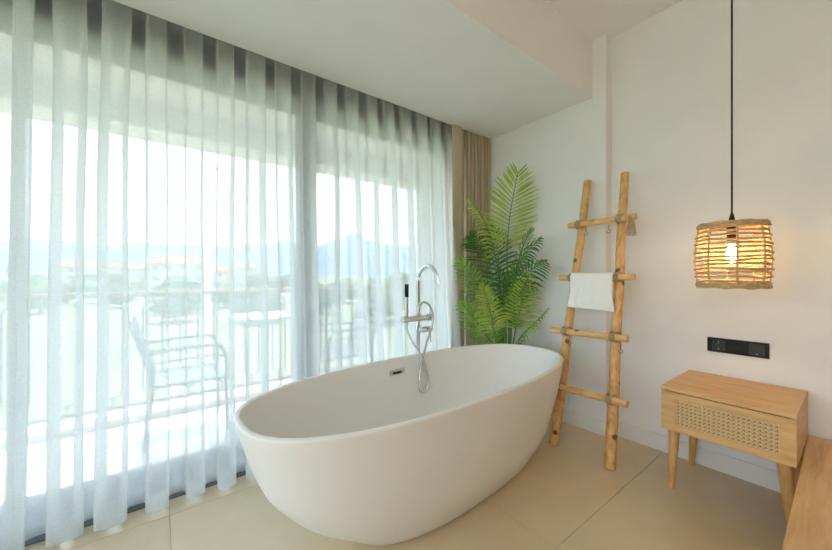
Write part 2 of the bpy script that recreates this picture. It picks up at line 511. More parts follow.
# mountains: a height field standing 3 to 4.5 km away
ridge = [(-700, 250), (-400, 245), (-200, 248), (-60, 236), (0, 240), (40, 238), (75, 241), (110, 246), (145, 240), (165, 245), (200, 243), (215, 246), (260, 244), (285, 240),
         (310, 246), (335, 240), (352, 233), (375, 241), (400, 246), (440, 248), (520, 240), (700, 238)]
def ridge_y(x):
    for a, b in zip(ridge, ridge[1:]):
        if a[0] <= x <= b[0]:
            t = (x - a[0]) / (b[0] - a[0]); t = t * t * (3 - 2 * t)
            return a[1] * (1 - t) + b[1] * t
    return 246
vs = []; fs = []
NX, ND = 220, 8
for i in range(NX + 1):
    x = -700 + 1400 * i / NX
    for j in range(ND + 1):
        u = j / ND
        d = 2600 + 1900 * u
        hh = (275 - ridge_y(x)) / FPX * 3600
        prof = math.sin(min(1, u / .55) * PI / 2) if u < .55 else math.cos((u - .55) / .45 * PI / 2)
        pt = sight(x, 275, d)
        z = GZ + hh * max(0, prof) * (1 + .22 * (noise.noise(Vector((x * .03, u * 5, 3))) if 0 < j < ND and u < .5 else 0))
        vs.append((pt.x, pt.y, z - (30 if j in (0, ND) else 0)))
for i in range(NX):
    for j in range(ND):
        a = i * (ND + 1) + j
        fs.append((a, a + 1, a + ND + 2, a + ND + 1))
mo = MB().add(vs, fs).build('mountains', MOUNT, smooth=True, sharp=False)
tag(mo, 'mountain range on the horizon with blue haze painted into its colour', None, None, 'structure')

def house(x, y_top, width_px, d, label, wall, floors, hip=True, rz=0.3, name='house'):
    c = sight(x, 275, d); c.z = GZ
    w = width_px * d / FPX
    top = CAMH + (275 - y_top) * d / FPX - GZ
    rh = min(3.0, top * .22) if hip else .5
    wh = top - rh
    dp = w * .7
    t = empty(name, c, label, 'house', rz=YAW + rz)
    boxobj('walls', wall, t, (-w / 2, w / 2, -dp / 2, dp / 2, 0, wh))
    e = .6
    if hip:
        MB().add([(-w / 2 - e, -dp / 2 - e, wh), (w / 2 + e, -dp / 2 - e, wh), (w / 2 + e, dp / 2 + e, wh), (-w / 2 - e, dp / 2 + e, wh), (-w * .22, 0, top), (w * .22, 0, top)],
                 [(0, 1, 5, 4), (2, 3, 4, 5), (1, 2, 5), (3, 0, 4), (3, 2, 1, 0)]).build('roof', ROOFT, t)
    else:
        boxobj('roof', wall, t, (-w / 2 - e, w / 2 + e, -dp / 2 - e, dp / 2 + e, wh, top))
    nwin = max(3, int(w / 4))
    for fi in range(floors):
        z = wh * (fi + .35) / floors
        for k in range(nwin):
            xx = -w / 2 + w * (k + .5) / nwin
            boxobj('window', WINDK, t, (xx - w * .16 / nwin, xx + w * .16 / nwin, -dp / 2 - .08, -dp / 2 + .05, z, z + wh * .45 / floors))
    return t
house(183, 256, 46, 120, 'large white villa with terracotta roof behind the railing', HOUSEW, 3)
house(82, 261, 42, 170, 'long low house with orange tiled roof beyond the field', HOUSEW, 3, rz=.2)
house(12, 265, 17, 130, 'small white flat roofed house among trees', HOUSEW, 2, hip=False)
house(120, 264, 26, 260, 'distant cream house with a weathered orange roof', HOUSEC, 3, rz=.5)
house(148, 264, 16, 280, 'distant small cream house half hidden by trees', HOUSEC, 2, rz=.1)
house(219, 267, 20, 170, 'cream house with a pinkish red roof beside the power pole', HOUSEC, 2, rz=-.2)
house(246, 264, 22, 320, 'remote cream house with a red roof beyond the round table', HOUSEC, 2, rz=.4)
house(272, 266, 12, 300, 'tiny remote white flat roofed building near the mullion', HOUSEW, 2, hip=False)

def tree_mesh(seed):
    bm = bmesh.new()
    bmesh.ops.create_icosphere(bm, subdivisions=3, radius=1)
    for v in bm.verts:
        k = 1 + .35 * noise.noise(v.co * 1.7 + Vector((seed * 3.1, 0, 0))) + .22 * noise.noise(v.co * 4.1 + Vector((0, seed * 2.3, 0)))
        v.co *= k
        v.co.z *= .85
    me = bpy.data.meshes.new('crown'); bm.to_mesh(me); bm.free()
    me.materials.append(TREE)
    return me
crowns = [tree_mesh(i) for i in range(4)]
trm = MB().tube([(0, 0, 0), (0, 0, 1)], [.12, .08], 8).build('trunk', TRUNK)
trunkme = trm.data
bpy.data.objects.remove(trm)
def tree(x, d, h, wd):
    c = sight(x, 275, d); c.z = GZ
    t = empty('tree', c, 'round green tree in the fields beyond the balcony', 'tree', 'trees in the fields')
    a = bpy.data.objects.new('crown', rnd.choice(crowns)); C.objects.link(a); a.parent = t
    a.location = (0, 0, h * .58); a.scale = (wd, wd, h * .5); a.rotation_euler = (0, 0, rnd.uniform(0, 6))
    b = bpy.data.objects.new('trunk', trunkme); C.objects.link(b); b.parent = t
    b.scale = (wd * .6, wd * .6, h * .5)
placed = [(o.location.x, o.location.y, 16) for o in C.objects if o.name.startswith('house')]
for k in range(400):
    if len(placed) > 46: break
    x = rnd.uniform(-25, 430)
    d = rnd.choice([45, 55, 65, 75, 85, 95, 105, 120, 135, 150])
    h = rnd.uniform(3.6, 5.8) if d < 100 else rnd.uniform(5, 6.8)
    wd = rnd.uniform(.45, .75) * h
    q = sight(x, 275, d)
    if any(math.hypot(q.x - a_, q.y - b_) < wd * 1.35 + r_ for a_, b_, r_ in placed): continue
    placed.append((q.x, q.y, wd * 1.35))
    tree(x, d, h, wd)

c = sight(207, 275, 15); c.z = GZ
pp = empty('power_pole', c, 'tall white concrete power pole with a short cross arm in front of the fields', 'pole', rz=YAW)
top = CAMH + 107 / FPX * 15 - GZ
MB().tube([(0, 0, 0), (0, 0, top)], [.19, .115], 14).build('shaft', CONC, pp, smooth=True)
MB().box(-.18, .56, -.05, .05, top - .10, top + .02).build('cross_arm', CONC, pp, bevel=.01)
for z, a, b in ((-1.45, -.32, .28), (-1.75, -.45, .34), (-2.1, -.2, .2)):
    MB().tube([(a, .02, top + z + .12), (0, .02, top + z), (b, .02, top + z - .05)], .03, 6).build('bracket', CONC, pp)
    MB().lathe([(.03, 0), (.06, .03), (.06, .1), (.02, .14)], 8, (b, .02, top + z - .05)).build('insulator', CONC, pp)

# ------------------------------------------------------------------ sheer curtains
def curtain(name, mat, ya, yb, period, xt, xb, at_, ab_, zt, zb, b, seed, hem=0, lean=0.0, rows=22, per=26):
    rr = random.Random(seed)
    npd = max(1, round((yb - ya) / period))
    P = (yb - ya) / npd
    pj = [rr.uniform(-.12, .12) for _ in range(npd + 1)]
    aj = [rr.uniform(.75, 1.25) for _ in range(npd + 1)]
    bj = [rr.uniform(.6, 1.3) for _ in range(npd + 1)]
    cols = npd * per
    def pos(i, z):
        u = i / per
        k = min(int(u), npd - 1); f = u - k
        kk = lambda A: A[k] * (1 - f) + A[min(k + 1, npd)] * f
        h = (zt - z) / (zt - zb)              # 0 at the top, 1 at the hem
        amp = (at_ + (ab_ - at_) * h ** .8) * kk(aj)
        bb = b * kk(bj) * (.95 + .1 * h)
        y = ya + P * (u + bb * math.sin(4 * PI * u) + kk(pj) * h * 1.2)
        y += lean * h + .012 * noise.noise(Vector((u * .7, z * 1.1, seed)))
        x = xt + (xb - xt) * h ** 1.2 + amp * math.cos(2 * PI * u) + .006 * noise.noise(Vector((u * 1.3, z * 2, seed + 5)))
        return (x, y, z)
    def sheet(z0, z1, nr, off=0):
        vs = []; fs = []
        for r in range(nr + 1):
            z = z0 + (z1 - z0) * r / nr
            for i in range(cols + 1):
                x, y, zz = pos(i, z)
                vs.append((x + off, y, zz))
        for r in range(nr):
            for i in range(cols):
                a = r * (cols + 1) + i
                fs.append((a, a + 1, a + cols + 2, a + cols + 1))
        return MB().add(vs, fs)
    o = sheet(zt, zb, rows).build(name, mat, None, smooth=True, sharp=False)
    if hem:
        sheet(zb + hem, zb, 3, -.0025).build('hem', mat, o, smooth=True, sharp=False)
    return o
tag(curtain('sheer_curtain', VOILE, -.50, 2.135, .162, -2.315, -2.195, .032, .062, 2.70, .016, .18, 3, hem=.085),
    'long white sheer curtain hanging in soft folds behind the bathtub', 'curtain')
tag(curtain('sheer_curtain', VOILE, -2.4, -.455, .162, -2.30, -2.185, .036, .066, 2.70, .016, .18, 11, hem=.085, lean=.025),
    'white sheer curtain beside the long one, its folded edge leaning at the bottom', 'curtain')

# beige drape
def drape():
    t = empty('drape', (-2.27, 2.4, 0), 'heavy beige linen drape gathered in the corner behind the palm', 'curtain')
    # flat leading panel
    mb = MB(); vs = []; fs = []
    cols = 16; rows = 14
    path = []
    for i in range(cols + 1):
        u = i / cols
        path.append((-2.235 + .03 * math.sin(u * PI) - .03 * u, 2.115 + .18 * u))
    # pleats behind it
    path2 = []
    n2 = 96
    for i in range(n2 + 1):
        u = i / n2
        ph = u * 7
        path2.append((-2.285 + .045 * math.cos(2 * PI * ph) + .01 * math.sin(ph * 3), 2.30 + .33 * (u + .012 * math.sin(4 * PI * ph))))
    def sheet(path, seed):
        vs = []; fs = []
        for r in range(rows + 1):
            z = 2.70 - (2.70 - .012) * r / rows
            for i, (x, y) in enumerate(path):
                vs.append((x + .012 * noise.noise(Vector((i * .15, z * .9, seed))) + 2.27, y - 2.4, z))
        N = len(path)
        for r in range(rows):
            for i in range(N - 1):
                a = r * N + i
                fs.append((a, a + 1, a + N + 1, a + N))
        return MB().add(vs, fs)
    for nm, pth, sd in (('leading_panel', path, 2), ('pleats', path2, 8)):
        o = sheet(pth, sd).build(nm, LINEN, t, smooth=True, sharp=False)
        so = o.modifiers.new('thickness', 'SOLIDIFY'); so.thickness = .003; so.offset = -1
drape()

# ------------------------------------------------------------------ bathtub
TC, TH, TN = (-1.445, 1.27), .059, 2.58
prof = [(0, .645, .245), (.012, .648, .248), (.03, .668, .264), (.1, .745, .305), (.2, .85, .355), (.3, .918, .381), (.4, .965, .402), (.5, 1.0, .417), (.6, 1.030, .427), (.645, 1.042, .431)]
def ring(a, b, z, n, shift=0, N=96):
    out = []
    for k in range(N):
        t = 2 * PI * k / N
        ct, st = math.cos(t), math.sin(t)
        u = math.copysign(abs(ct) ** (2 / n), ct) * b
        v = math.copysign(abs(st) ** (2 / n), st) * a + shift
        out.append((u, v, z))
    return out
tub = empty('bathtub', (TC[0], TC[1], 0), 'freestanding oval matte white bathtub by the sheer curtains', 'bathtub', rz=TH)
def loft(rings, cap0=True, cap1=True):
    N = len(rings[0]); vs = []; fs = []
    for r in rings: vs += r
    for i in range(len(rings) - 1):
        for k in range(N):
            k2 = (k + 1) % N
            fs.append((i * N + k, i * N + k2, (i + 1) * N + k2, (i + 1) * N + k))
    if cap0: fs.append(tuple(range(N - 1, -1, -1)))
    if cap1: fs.append(tuple((len(rings) - 1) * N + k for k in range(N)))
    return MB().add(vs, fs)
sh = lambda z: .09 * max(0, 1 - z / .35)
def interp(z):
    for p0, p1 in zip(prof, prof[1:]):
        if p0[0] <= z <= p1[0]:
            t = (z - p0[0]) / (p1[0] - p0[0])
            return p0[1] + (p1[1] - p0[1]) * t, p0[2] + (p1[2] - p0[2]) * t
    return prof[-1][1:]
# smooth profile through the control points
zs = [.014 + (.640 - .014) * (k / 26) for k in range(27)]
sm = spline([(p[1], p[2], p[0]) for p in prof], 10)
def sprof(z):
    i = min(range(len(sm)), key=lambda q: abs(sm[q].z - z))
    j = i + 1 if (sm[i].z < z and i + 1 < len(sm)) else i - 1
    if j < 0: return sm[i].x, sm[i].y
    t = (z - sm[i].z) / (sm[j].z - sm[i].z) if abs(sm[j].z - sm[i].z) > 1e-9 else 0
    return sm[i].x + (sm[j].x - sm[i].x) * t, sm[i].y + (sm[j].y - sm[i].y) * t
rings = []
for z in zs:
    a, b = sprof(z)
    rings.append(ring(a, b, z, TN, sh(z)))
# rounded lip, then the inside
for da, z in ((-.001, .646), (-.004, .6495), (-.008, .651), (-.018, .651), (-.022, .6495), (-.025, .646), (-.027, .640)):
    rings.append(ring(1.042 + da, .431 + da, z, TN))
for z, a, b in ((.60, .998, .396), (.52, .965, .384), (.42, .915, .366), (.32, .845, .342), (.24, .765, .310), (.18, .67, .268), (.145, .55, .215), (.13, .40, .15), (.127, .2, .07)):
    rings.append(ring(a, b, z, 2.5, sh(z) * .4))
loft(rings).build('shell', TUB, tub, smooth=True, sharp=False)
loft([ring(.625, .228, 0, TN, sh(0)), ring(.625, .228, .016, TN, sh(0))]).build('plinth', TUB, tub)
# overflow plate on the window-side inner wall
ov = sight(401, 369.5, 2.30)
loc = Matrix.Rotation(-TH, 3, 'Z') @ Vector((ov.x - TC[0], ov.y - TC[1], ov.z))
oy = loc.y - .075
def inner_x(y, z):
    pts = [(.60, .998, .396), (.52, .965, .384), (.42, .915, .366)]
    for p0, p1 in zip(pts, pts[1:]):
        if p1[0] <= z <= p0[0]:
            t = (z - p0[0]) / (p1[0] - p0[0]); a = p0[1] + (p1[1] - p0[1]) * t; b = p0[2] + (p1[2] - p0[2]) * t
            return -b * (1 - (abs(y) / a) ** 2.5) ** (1 / 2.5)
    return -.39
oz = .565
opl = boxobj('overflow_plate', CHROME, tub, (-.003, .006, -.06, .06, -.021, .021), bevel=.002)
opl.location = (inner_x(oy, oz), oy, oz)
opl.rotation_euler = (0, math.radians(12), 0)
MB().box(.0055, .0068, -.036, .036, -.007, .007).build('overflow_slot', BLACK, opl)
dr = MB().lathe([(.001, 0), (.03, 0), (.034, .004), (.03, .008), (.001, .008)], 20, cap=False).build('drain', CHROME, tub, smooth=True)
dr.location = (0, 0, .1275)

# ------------------------------------------------------------------ bath filler
fx, fy = -1.99, 1.535
ft = empty('bath_filler', (fx, fy, 0), 'tall chrome floor standing bath mixer with hand shower beside the tub', 'faucet')
def fb(mb, name, mat, parent=ft, **k):
    return mb.build(name, mat, parent, **k)
fb(MB().lathe([(.001, 0), (.06, 0), (.06, .008), (.03, .014), (.018, .02)], 24), 'base_plate', CHROME, smooth=True)
fb(MB().tube([(0, 0, .015), (0, 0, 1.165)], .016, 14), 'pole', CHROME, smooth=True)
arc = [(0, 0, 1.155)]
for k in range(13):
    a = PI - (PI * .90) * k / 12
    arc.append((.105 + .105 * math.cos(a), .005, 1.165 + .098 * math.sin(a)))
arc.append((.219, .005, 1.135))
fb(MB().tube(arc, .0165, 12, flat=(1.1, .5)), 'spout', CHROME, smooth=True)
# mixer body lies across the pole, along the tub
mbx = MB().tube([(.045, -.155, .885), (.045, .065, .885)], .021, 16)
body = fb(mbx, 'mixer_body', CHROME, smooth=True)
fb(MB().tube([(0, 0, .885), (.05, 0, .885)], .018, 12), 'connector', CHROME, smooth=True)
fb(MB().tube([(.045, .058, .885), (.045, .09, .885)], .026, 18), 'control_knob', CHROME, smooth=True)
fb(MB().tube([(.045, .077, .905), (.047, .077, .98)], [.0065, .004], 8), 'lever', CHROME, smooth=True)
fb(MB().tube([(0, 0, .80), (.045, .02, .80)], .016, 12), 'lower_connector', CHROME, smooth=True)
fb(MB().tube([(.045, -.01, .80), (.045, .088, .80)], .022, 18), 'diverter_knob', CHROME, smooth=True)
fb(MB().tube([(.045, .077, .785), (.046, .085, .70)], [.0065, .004], 8), 'lever', CHROME, smooth=True)
fb(MB().tube([(.045, -.045, .805), (.045, -.035, .87)], .013, 12), 'hose_outlet', CHROME, smooth=True)
hs = fb(MB().tube([(.045, -.135, .86), (.045, -.135, 1.05)], .0125, 14), 'hand_shower', CHROME, smooth=True)
fb(MB().tube([(.045, -.135, 1.045), (.045, -.135, 1.135)], .0145, 14), 'spray_head', BLACK, parent=hs, smooth=True)
fb(MB().tube([(.045, -.172, .885), (.045, -.155, .885)], .025, 18), 'cradle', CHROME, smooth=True)
hp = [(.045, -.135, .862), (.052, -.134, .80), (.10, -.105, .70), (.155, -.075, .61), (.185, -.055, .50), (.195, -.065, .435), (.192, -.10, .405), (.185, -.13, .44),
      (.165, -.105, .55), (.12, -.03, .68), (.085, .045, .78), (.085, .075, .90), (.075, .04, .985), (.06, -.005, 1.0), (.052, -.03, .955), (.05, -.02, .90)]
fb(MB().tube(spline(hp, 7), .0078, 8), 'hose', HOSEM, smooth=True)

# ------------------------------------------------------------------ palm
px, py = -1.87, 2.37
palm = empty('potted_palm', (px, py, 0), 'tall potted areca palm with feathery green fronds in the corner behind the tub', 'plant')
PV = Vector((px, py, 0))
MB().lathe([(.085, 0), (.09, .01), (.115, .24), (.12, .27), (.108, .27), (.105, .25)], 28, cap=False).add([], []).build('pot', POT, palm, smooth=True)
MB().lathe([(.001, .235), (.106, .24)], 20, cap=False).build('soil', SOIL, palm)
def frond(pts, half, mat, nrm, n=34, start=.30, ang0=68, ang1=28, droop=.25, sides=(1, 1), wl=.0085, seed=0, shape=None):
    """pts: rachis points (world); half: longest leaflet; nrm: which way the blade faces"""
    rr = random.Random(seed)
    n = int(n * .68); wl *= .86
    path = spline([Vector(p) - PV for p in pts], 12)
    N = len(path)
    mb = MB()
    nrm = Vector(nrm).normalized()
    for k in range(n):
        u = start + (1 - start) * (k + .5) / n
        q = u * (N - 1); i = min(int(q), N - 2); f = q - i
        p0 = path[i].lerp(path[i + 1], f)
        T = (path[min(i + 2, N - 1)] - path[max(i - 1, 0)]).normalized()
        S = T.cross(nrm).normalized()
        Nn = S.cross(T).normalized()
        v = (u - start) / (1 - start)
        ln = half * (shape(v) if shape else (math.sin(PI * min(1, .16 + .84 * v) ** .85) ** .6 * .75 + .25 * (1 - v) + .12))
        for s, on in ((1, sides[0]), (-1, sides[1])):
            if not on: continue
            L = ln * on * rr.uniform(.9, 1.08)
            an = math.radians(ang0 + (ang1 - ang0) * v ** 1.5 + rr.uniform(-4, 4))
            D = T * math.cos(an) + S * (s * math.sin(an)) + Nn * rr.uniform(-.10, .14)
            D.normalize()
            Wv = D.cross(Nn).normalized()
            w = wl * (.8 + .4 * (1 - v)) * rr.uniform(.9, 1.1)
            g = Vector((0, 0, -1)) * droop * L
            a0 = p0
            a1 = p0 + D * L * .35 + g * .06
            a2 = p0 + D * L * .72 + g * .38
            a3 = p0 + D * L + g * .9
            up = Nn * (w * .45)
            vs = [a0 - Wv * w * .35, a0 + up * .5, a0 + Wv * w * .35,
                  a1 - Wv * w, a1 + up, a1 + Wv * w,
                  a2 - Wv * w * .8, a2 + up * .7, a2 + Wv * w * .8, a3]
            mb.add(vs, [(0, 1, 4, 3), (1, 2, 5, 4), (3, 4, 7, 6), (4, 5, 8, 7), (6, 7, 9), (7, 8, 9)])
    o = mb.build('frond', mat, palm)
    so = MB().tube(path, [.008 * (1 - .8 * i / N) + .0012 for i in range(N)], 6).build('rachis', PSTEM, o, smooth=True)
    return o
base = lambda dx=0, dy=0: (px + dx, py + dy, .24)
towards = (-FW.x, -FW.y, .25)
def s_(x, y, d):
    # keep the fronds clear of the wall behind
    gy = math.cos(YAW) + math.sin(YAW) * (x - 416) / FPX
    return sight(x, y, min(d, 2.41 / gy))
# tall central frond
frond([base(.01, 0), s_(509, 340, 3.02), s_(507, 262, 3.03), s_(510, 215, 3.03), s_(518, 172, 3.0)],   .215, LEAF_L, towards, n=32, start=.56, ang0=72, ang1=32, droop=.04, wl=.0125, seed=1,
      shape=lambda v: .55 + .75 * math.sin(PI * min(1, v * .9 + .08)) ** .8 - .15 * v)
# upper left, seen nearly edge-on
frond([base(-.01, 0), s_(503, 338, 3.0), s_(498, 270, 2.98), s_(486, 225, 2.95), s_(469, 199, 2.9)], .17, LEAF_L, (.9, -.15, .5), n=28, start=.55, droop=.45, sides=(.5, 1), wl=.010, seed=2)
# dark, behind
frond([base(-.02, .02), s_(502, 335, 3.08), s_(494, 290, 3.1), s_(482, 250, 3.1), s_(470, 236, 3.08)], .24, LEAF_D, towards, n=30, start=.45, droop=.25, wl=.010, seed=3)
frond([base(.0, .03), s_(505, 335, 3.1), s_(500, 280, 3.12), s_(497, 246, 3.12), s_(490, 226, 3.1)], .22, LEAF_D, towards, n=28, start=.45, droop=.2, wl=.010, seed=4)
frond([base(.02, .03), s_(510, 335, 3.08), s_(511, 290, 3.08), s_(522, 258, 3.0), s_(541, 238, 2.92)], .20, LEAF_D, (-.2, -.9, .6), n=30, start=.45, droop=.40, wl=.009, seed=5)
# right upper, narrow
frond([base(.03, 0), s_(511, 335, 3.0), s_(513, 285, 2.97), s_(522, 250, 2.93), s_(531, 228, 2.9)], .16, LEAF_M, (.95, .1, .3), n=26, start=.5, droop=.25, wl=.009, seed=6)
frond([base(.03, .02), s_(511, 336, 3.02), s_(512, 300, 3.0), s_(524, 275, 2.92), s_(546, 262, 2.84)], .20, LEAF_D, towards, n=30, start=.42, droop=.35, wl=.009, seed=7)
# left bright, large
frond([base(-.03, -.01), s_(500, 340, 2.95), s_(490, 312, 2.88), s_(474, 282, 2.80), s_(459, 258, 2.74)], .21, LEAF_M, (.25, -1, .35), n=34, start=.34, droop=.22, wl=.0095, seed=8)
# left low, deep green
frond([base(-.04, -.01), s_(499, 352, 2.92), s_(488, 338, 2.86), s_(474, 318, 2.80), s_(461, 302, 2.76)], .19, LEAF_M, (.15, -1, .25), n=30, start=.36, droop=.22, wl=.0105, seed=9)
# front centre, light
frond([base(-.01, -.03), s_(497, 350, 2.82), s_(493, 326, 2.78), s_(489, 306, 2.76), s_(482, 284, 2.74)], .165, LEAF_L, (-FW.x, -FW.y, .6), n=30, start=.42, droop=.38, wl=.008, seed=10)
# right light, wide
frond([base(.04, -.02), s_(512, 350, 2.88), s_(517, 322, 2.82), s_(523, 298, 2.78), s_(529, 273, 2.76)], .20, LEAF_L, (-FW.x + .3, -FW.y, .45), n=32, start=.42, droop=.34, wl=.008, seed=11)
# right low, narrow
frond([base(.05, -.01), s_(512, 356, 2.88), s_(520, 338, 2.80), s_(534, 324, 2.74), s_(549, 308, 2.68)], .125, LEAF_M, (.2, -.2, 1), n=28, start=.36, droop=.55, wl=.009, seed=12)
# fill in the middle
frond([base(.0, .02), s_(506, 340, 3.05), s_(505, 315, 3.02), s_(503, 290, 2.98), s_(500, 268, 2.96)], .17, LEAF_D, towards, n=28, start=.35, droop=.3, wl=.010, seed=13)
frond([base(.01, .02), s_(509, 340, 3.05), s_(511, 318, 3.02), s_(517, 298, 2.98), s_(521, 284, 2.96)], .17, LEAF_M, towards, n=26, start=.35, droop=.3, wl=.009, seed=14)
for k, (dx, dy) in enumerate(((.015, .01), (-.02, .0), (.03, -.015), (-.035, -.01), (.0, -.03), (.045, .012))):
    q = s_(494 + k * 4.6, 300 - 10 * (k % 3), 2.96 + .02 * (k % 3)) - PV
    MB().tube(spline([(dx, dy, .235), (dx * 1.2, dy * 1.2, .6), q], 6), [.013 - .0004 * i for i in range(13)], 8).build('stalk', PSTEM, palm, smooth=True)

# ------------------------------------------------------------------ ladder
ld = empty('ladder', (-1.12, 2.22, 0), 'rustic towel ladder of peeled poles lashed with twine against the wall', 'ladder')
LV = Vector((-1.12, 2.22, 0))
def rough_pole(a, b, ra, rb, seed, n=22, wob=.008, seg=14):
    a, b = Vector(a), Vector(b)
    d = (b - a)
    pts = []; rs = []
    for i in range(n + 1):
        u = i / n
        e = Vector((noise.noise(Vector((u * 3.2, seed, 0))), noise.noise(Vector((u * 3.2, seed, 7))), 0)) * wob * math.sin(PI * u)
        pts.append(a + d * u + e - LV)
        rs.append((ra + (rb - ra) * u) * (1 + .07 * noise.noise(Vector((u * 6, seed, 3)))))
    return MB().tube([pts[0] + (pts[1] - pts[0]) * .01] + pts[1:], rs, seg)
polL = ((-1.312, 2.225, .002), (-1.253, 2.595, 1.914))
polR = ((-.943, 2.230, .002), (-.997, 2.60, 1.912))
rough_pole(*polL, .033, .0265, 1, wob=.014).build('pole', POLE, ld, smooth=True)
rough_pole(*polR, .034, .0265, 5, wob=.014).build('pole', POLE, ld, smooth=True)
def pole_at(p, z):
    a, b = Vector(p[0]), Vector(p[1])
    return a.lerp(b, (z - a.z) / (b.z - a.z))
rungs = [((-1.338, 1.572), (-.885, 1.584)), ((-1.366, 1.178), (-.866, 1.19)), ((-1.386, .793), (-.876, .802)), ((-1.305, .411), (-.851, .419))]
LY = lambda z: 2.225 + .194 * z
def hook(p):
    """small bent wire hook hanging below p"""
    p = Vector(p) - LV
    pts = [p + Vector((0, -.002, .0)), p + Vector((.0, -.004, -.022)), p + Vector((-.004, -.006, -.034))]
    for k in range(9):
        a = PI * .5 - k * 2 * PI * .8 / 8
        pts.append(p + Vector((.013 * math.cos(a), -.008, -.047 + .013 * math.sin(a))))
    MB().tube(pts, .0022, 5).build('hook', METALG, ld, smooth=True)
for ri, ((x0, za), (x1, zb)) in enumerate(rungs):
    y0 = LY((za + zb) / 2) - .052
    a = (x0, y0, za); b = (x1, y0, zb)
    rg = rough_pole(a, b, .021, .0225, 20 + ri, n=14, wob=.006, seg=12).build('rung', RUNG, ld, smooth=True)
    for q, s in ((a, -1), (b, 1)):
        e = Vector(q) - LV
        MB().tube([e, e + Vector((s * .0015, 0, 0))], .0205, 12).build('end_grain', ENDW, rg)
    for pl in (polL, polR):
        c = pole_at(pl, (za + zb) / 2)
        c = Vector((c.x, (c.y + y0) / 2, (za + (zb - za) * (c.x - x0) / (x1 - x0)))) - LV
        # loops of twine crossing round pole and rung
        mb = MB()
        for sgn in (-1, 1):
            for k in range(4):
                off = (k - 1.5) * .0066
                loop = []
                for q in range(22):
                    t = 2 * PI * q / 22
                    ax = Vector((math.cos(PI / 4), 0, sgn * math.sin(PI / 4)))        # across, in the lean plane
                    nx = Vector((-sgn * math.sin(PI / 4), 0, math.cos(PI / 4)))
                    pt = c + ax * (math.cos(t) * .034) + Vector((0, math.sin(t) * .056, 0)) + nx * off
                    loop.append(pt)
                mb.tube(loop, .0036, 5, closed=True)
        mb.build('lashing', TWINE, ld, smooth=True)
    if ri in (0, 2, 3):
        for hx in ((pole_at(polL, za).x + .062, pole_at(polR, za).x - .06) if ri == 0 else (pole_at(polL, za).x + .045, pole_at(polR, za).x + .055) if ri == 2 else (pole_at(polL, za).x + .03,)):
            hook((hx, y0 - .012, za - .024))
# tassel of spare twine at the top right lashing
mb = MB()
for k in range(16):
    ax = rnd.uniform(-.02, .02); by = rnd.uniform(-.012, .012)
    mb.tube(spline([(.215 + ax * .3, .20, 1.575), (.235 + ax * .8, .185 + by * .5, 1.545), (.232 + ax * 1.6, .185 + by, 1.46 + rnd.uniform(-.015, .02))], 4), .0042, 5)
mb.tube([(.222, .178, 1.545), (.232, .205, 1.545), (.246, .19, 1.545), (.236, .172, 1.545)], .006, 5, closed=True)
mb.build('tassel', TWINE, ld, smooth=True)

# towel over the second rung
zr = 1.184; yr = LY(zr) - .052
def towel():
    cols, rows = 34, 46
    x0, x1 = -1.268, -.985
    R = .026
    front, back = .214, .03
    # arc-length path in (y, z) around the rung, front side towards the room (-y)
    path = []
    total = front + PI * R + back
    for i in range(rows + 1):
        s = total * i / rows
        if s < front: path.append((-R, -front + s, 1 - s / front))
        elif s < front + PI * R:
            a = PI - (s - front) / R
            path.append((R * math.cos(a), R * math.sin(a), 0))
        else: path.append((R, -(s - front - PI * R), 0))
    vs = []; fs = []
    for i, (yy, zz, h) in enumerate(path):
        for j in range(cols + 1):
            u = j / cols
            x = x0 + (x1 - x0) * u + .012 * h * (u - .5) + .01 * h * math.sin(5 * h + 3 * u)
            fold = .010 * h * math.sin(u * 9 + 1.3) + .004 * noise.noise(Vector((u * 7, zz * 22, 1)))
            if yy > 0: fold *= .1
            sag = -.012 * h * u
            vs.append((x, yr + yy - abs(fold) * (1 if yy <= 0 else 0) - .002, zr + zz + sag + .002 * noise.noise(Vector((u * 20, i * .3, 4)))))
    for i in range(rows):
        for j in range(cols):
            a = i * (cols + 1) + j
            fs.append((a, a + 1, a + cols + 2, a + cols + 1))
    o = MB().add(vs, fs).build('towel', TOWEL, None, smooth=True, sharp=False)
    so = o.modifiers.new('thickness', 'SOLIDIFY'); so.thickness = .007; so.offset = 1
    return tag(o, 'small white terry towel hanging over the second rung of the ladder', 'towel')
towel()

# ------------------------------------------------------------------ pendant lamp
lx, ly = -.394, 2.315
lz0, lz1 = 1.135, 1.462
pl = empty('pendant_lamp', (lx, ly, 0), 'woven fibre drum pendant lamp glowing on a long black cord', 'lamp')
MB().tube([(0, 0, 1.49), (0, 0, ZC - .03)], .0042, 8).build('cord', CORD, pl, smooth=True)
MB().lathe([(.001, 0), (.05, 0), (.05, .025), (.001, .03)], 24, (0, 0, ZC - .031), cap=False).build('ceiling_rose', BLACK, pl, smooth=True)
MB().lathe([(.012, 1.44), (.013, 1.475), (.009, 1.50), (.005, 1.515)], 14).build('cord_grip', BLACK, pl, smooth=True)
MB().lathe([(.018, 1.355), (.020, 1.36), (.020, 1.44), (.012, 1.445)], 18).build('socket', BLACK, pl, smooth=True)
MB().lathe([(.001, 1.262), (.012, 1.265), (.021, 1.28), (.024, 1.297), (.021, 1.317), (.015, 1.338), (.013, 1.357)], 20).build('bulb', BULB, pl, smooth=True)
for k in range(3):
    a = 2 * PI * k / 3 + .4
    MB().tube([(0, 0, 1.445), (.132 * math.cos(a), .132 * math.sin(a), 1.452)], .003, 6).build('spider_arm', METALG, pl)
NR = 8
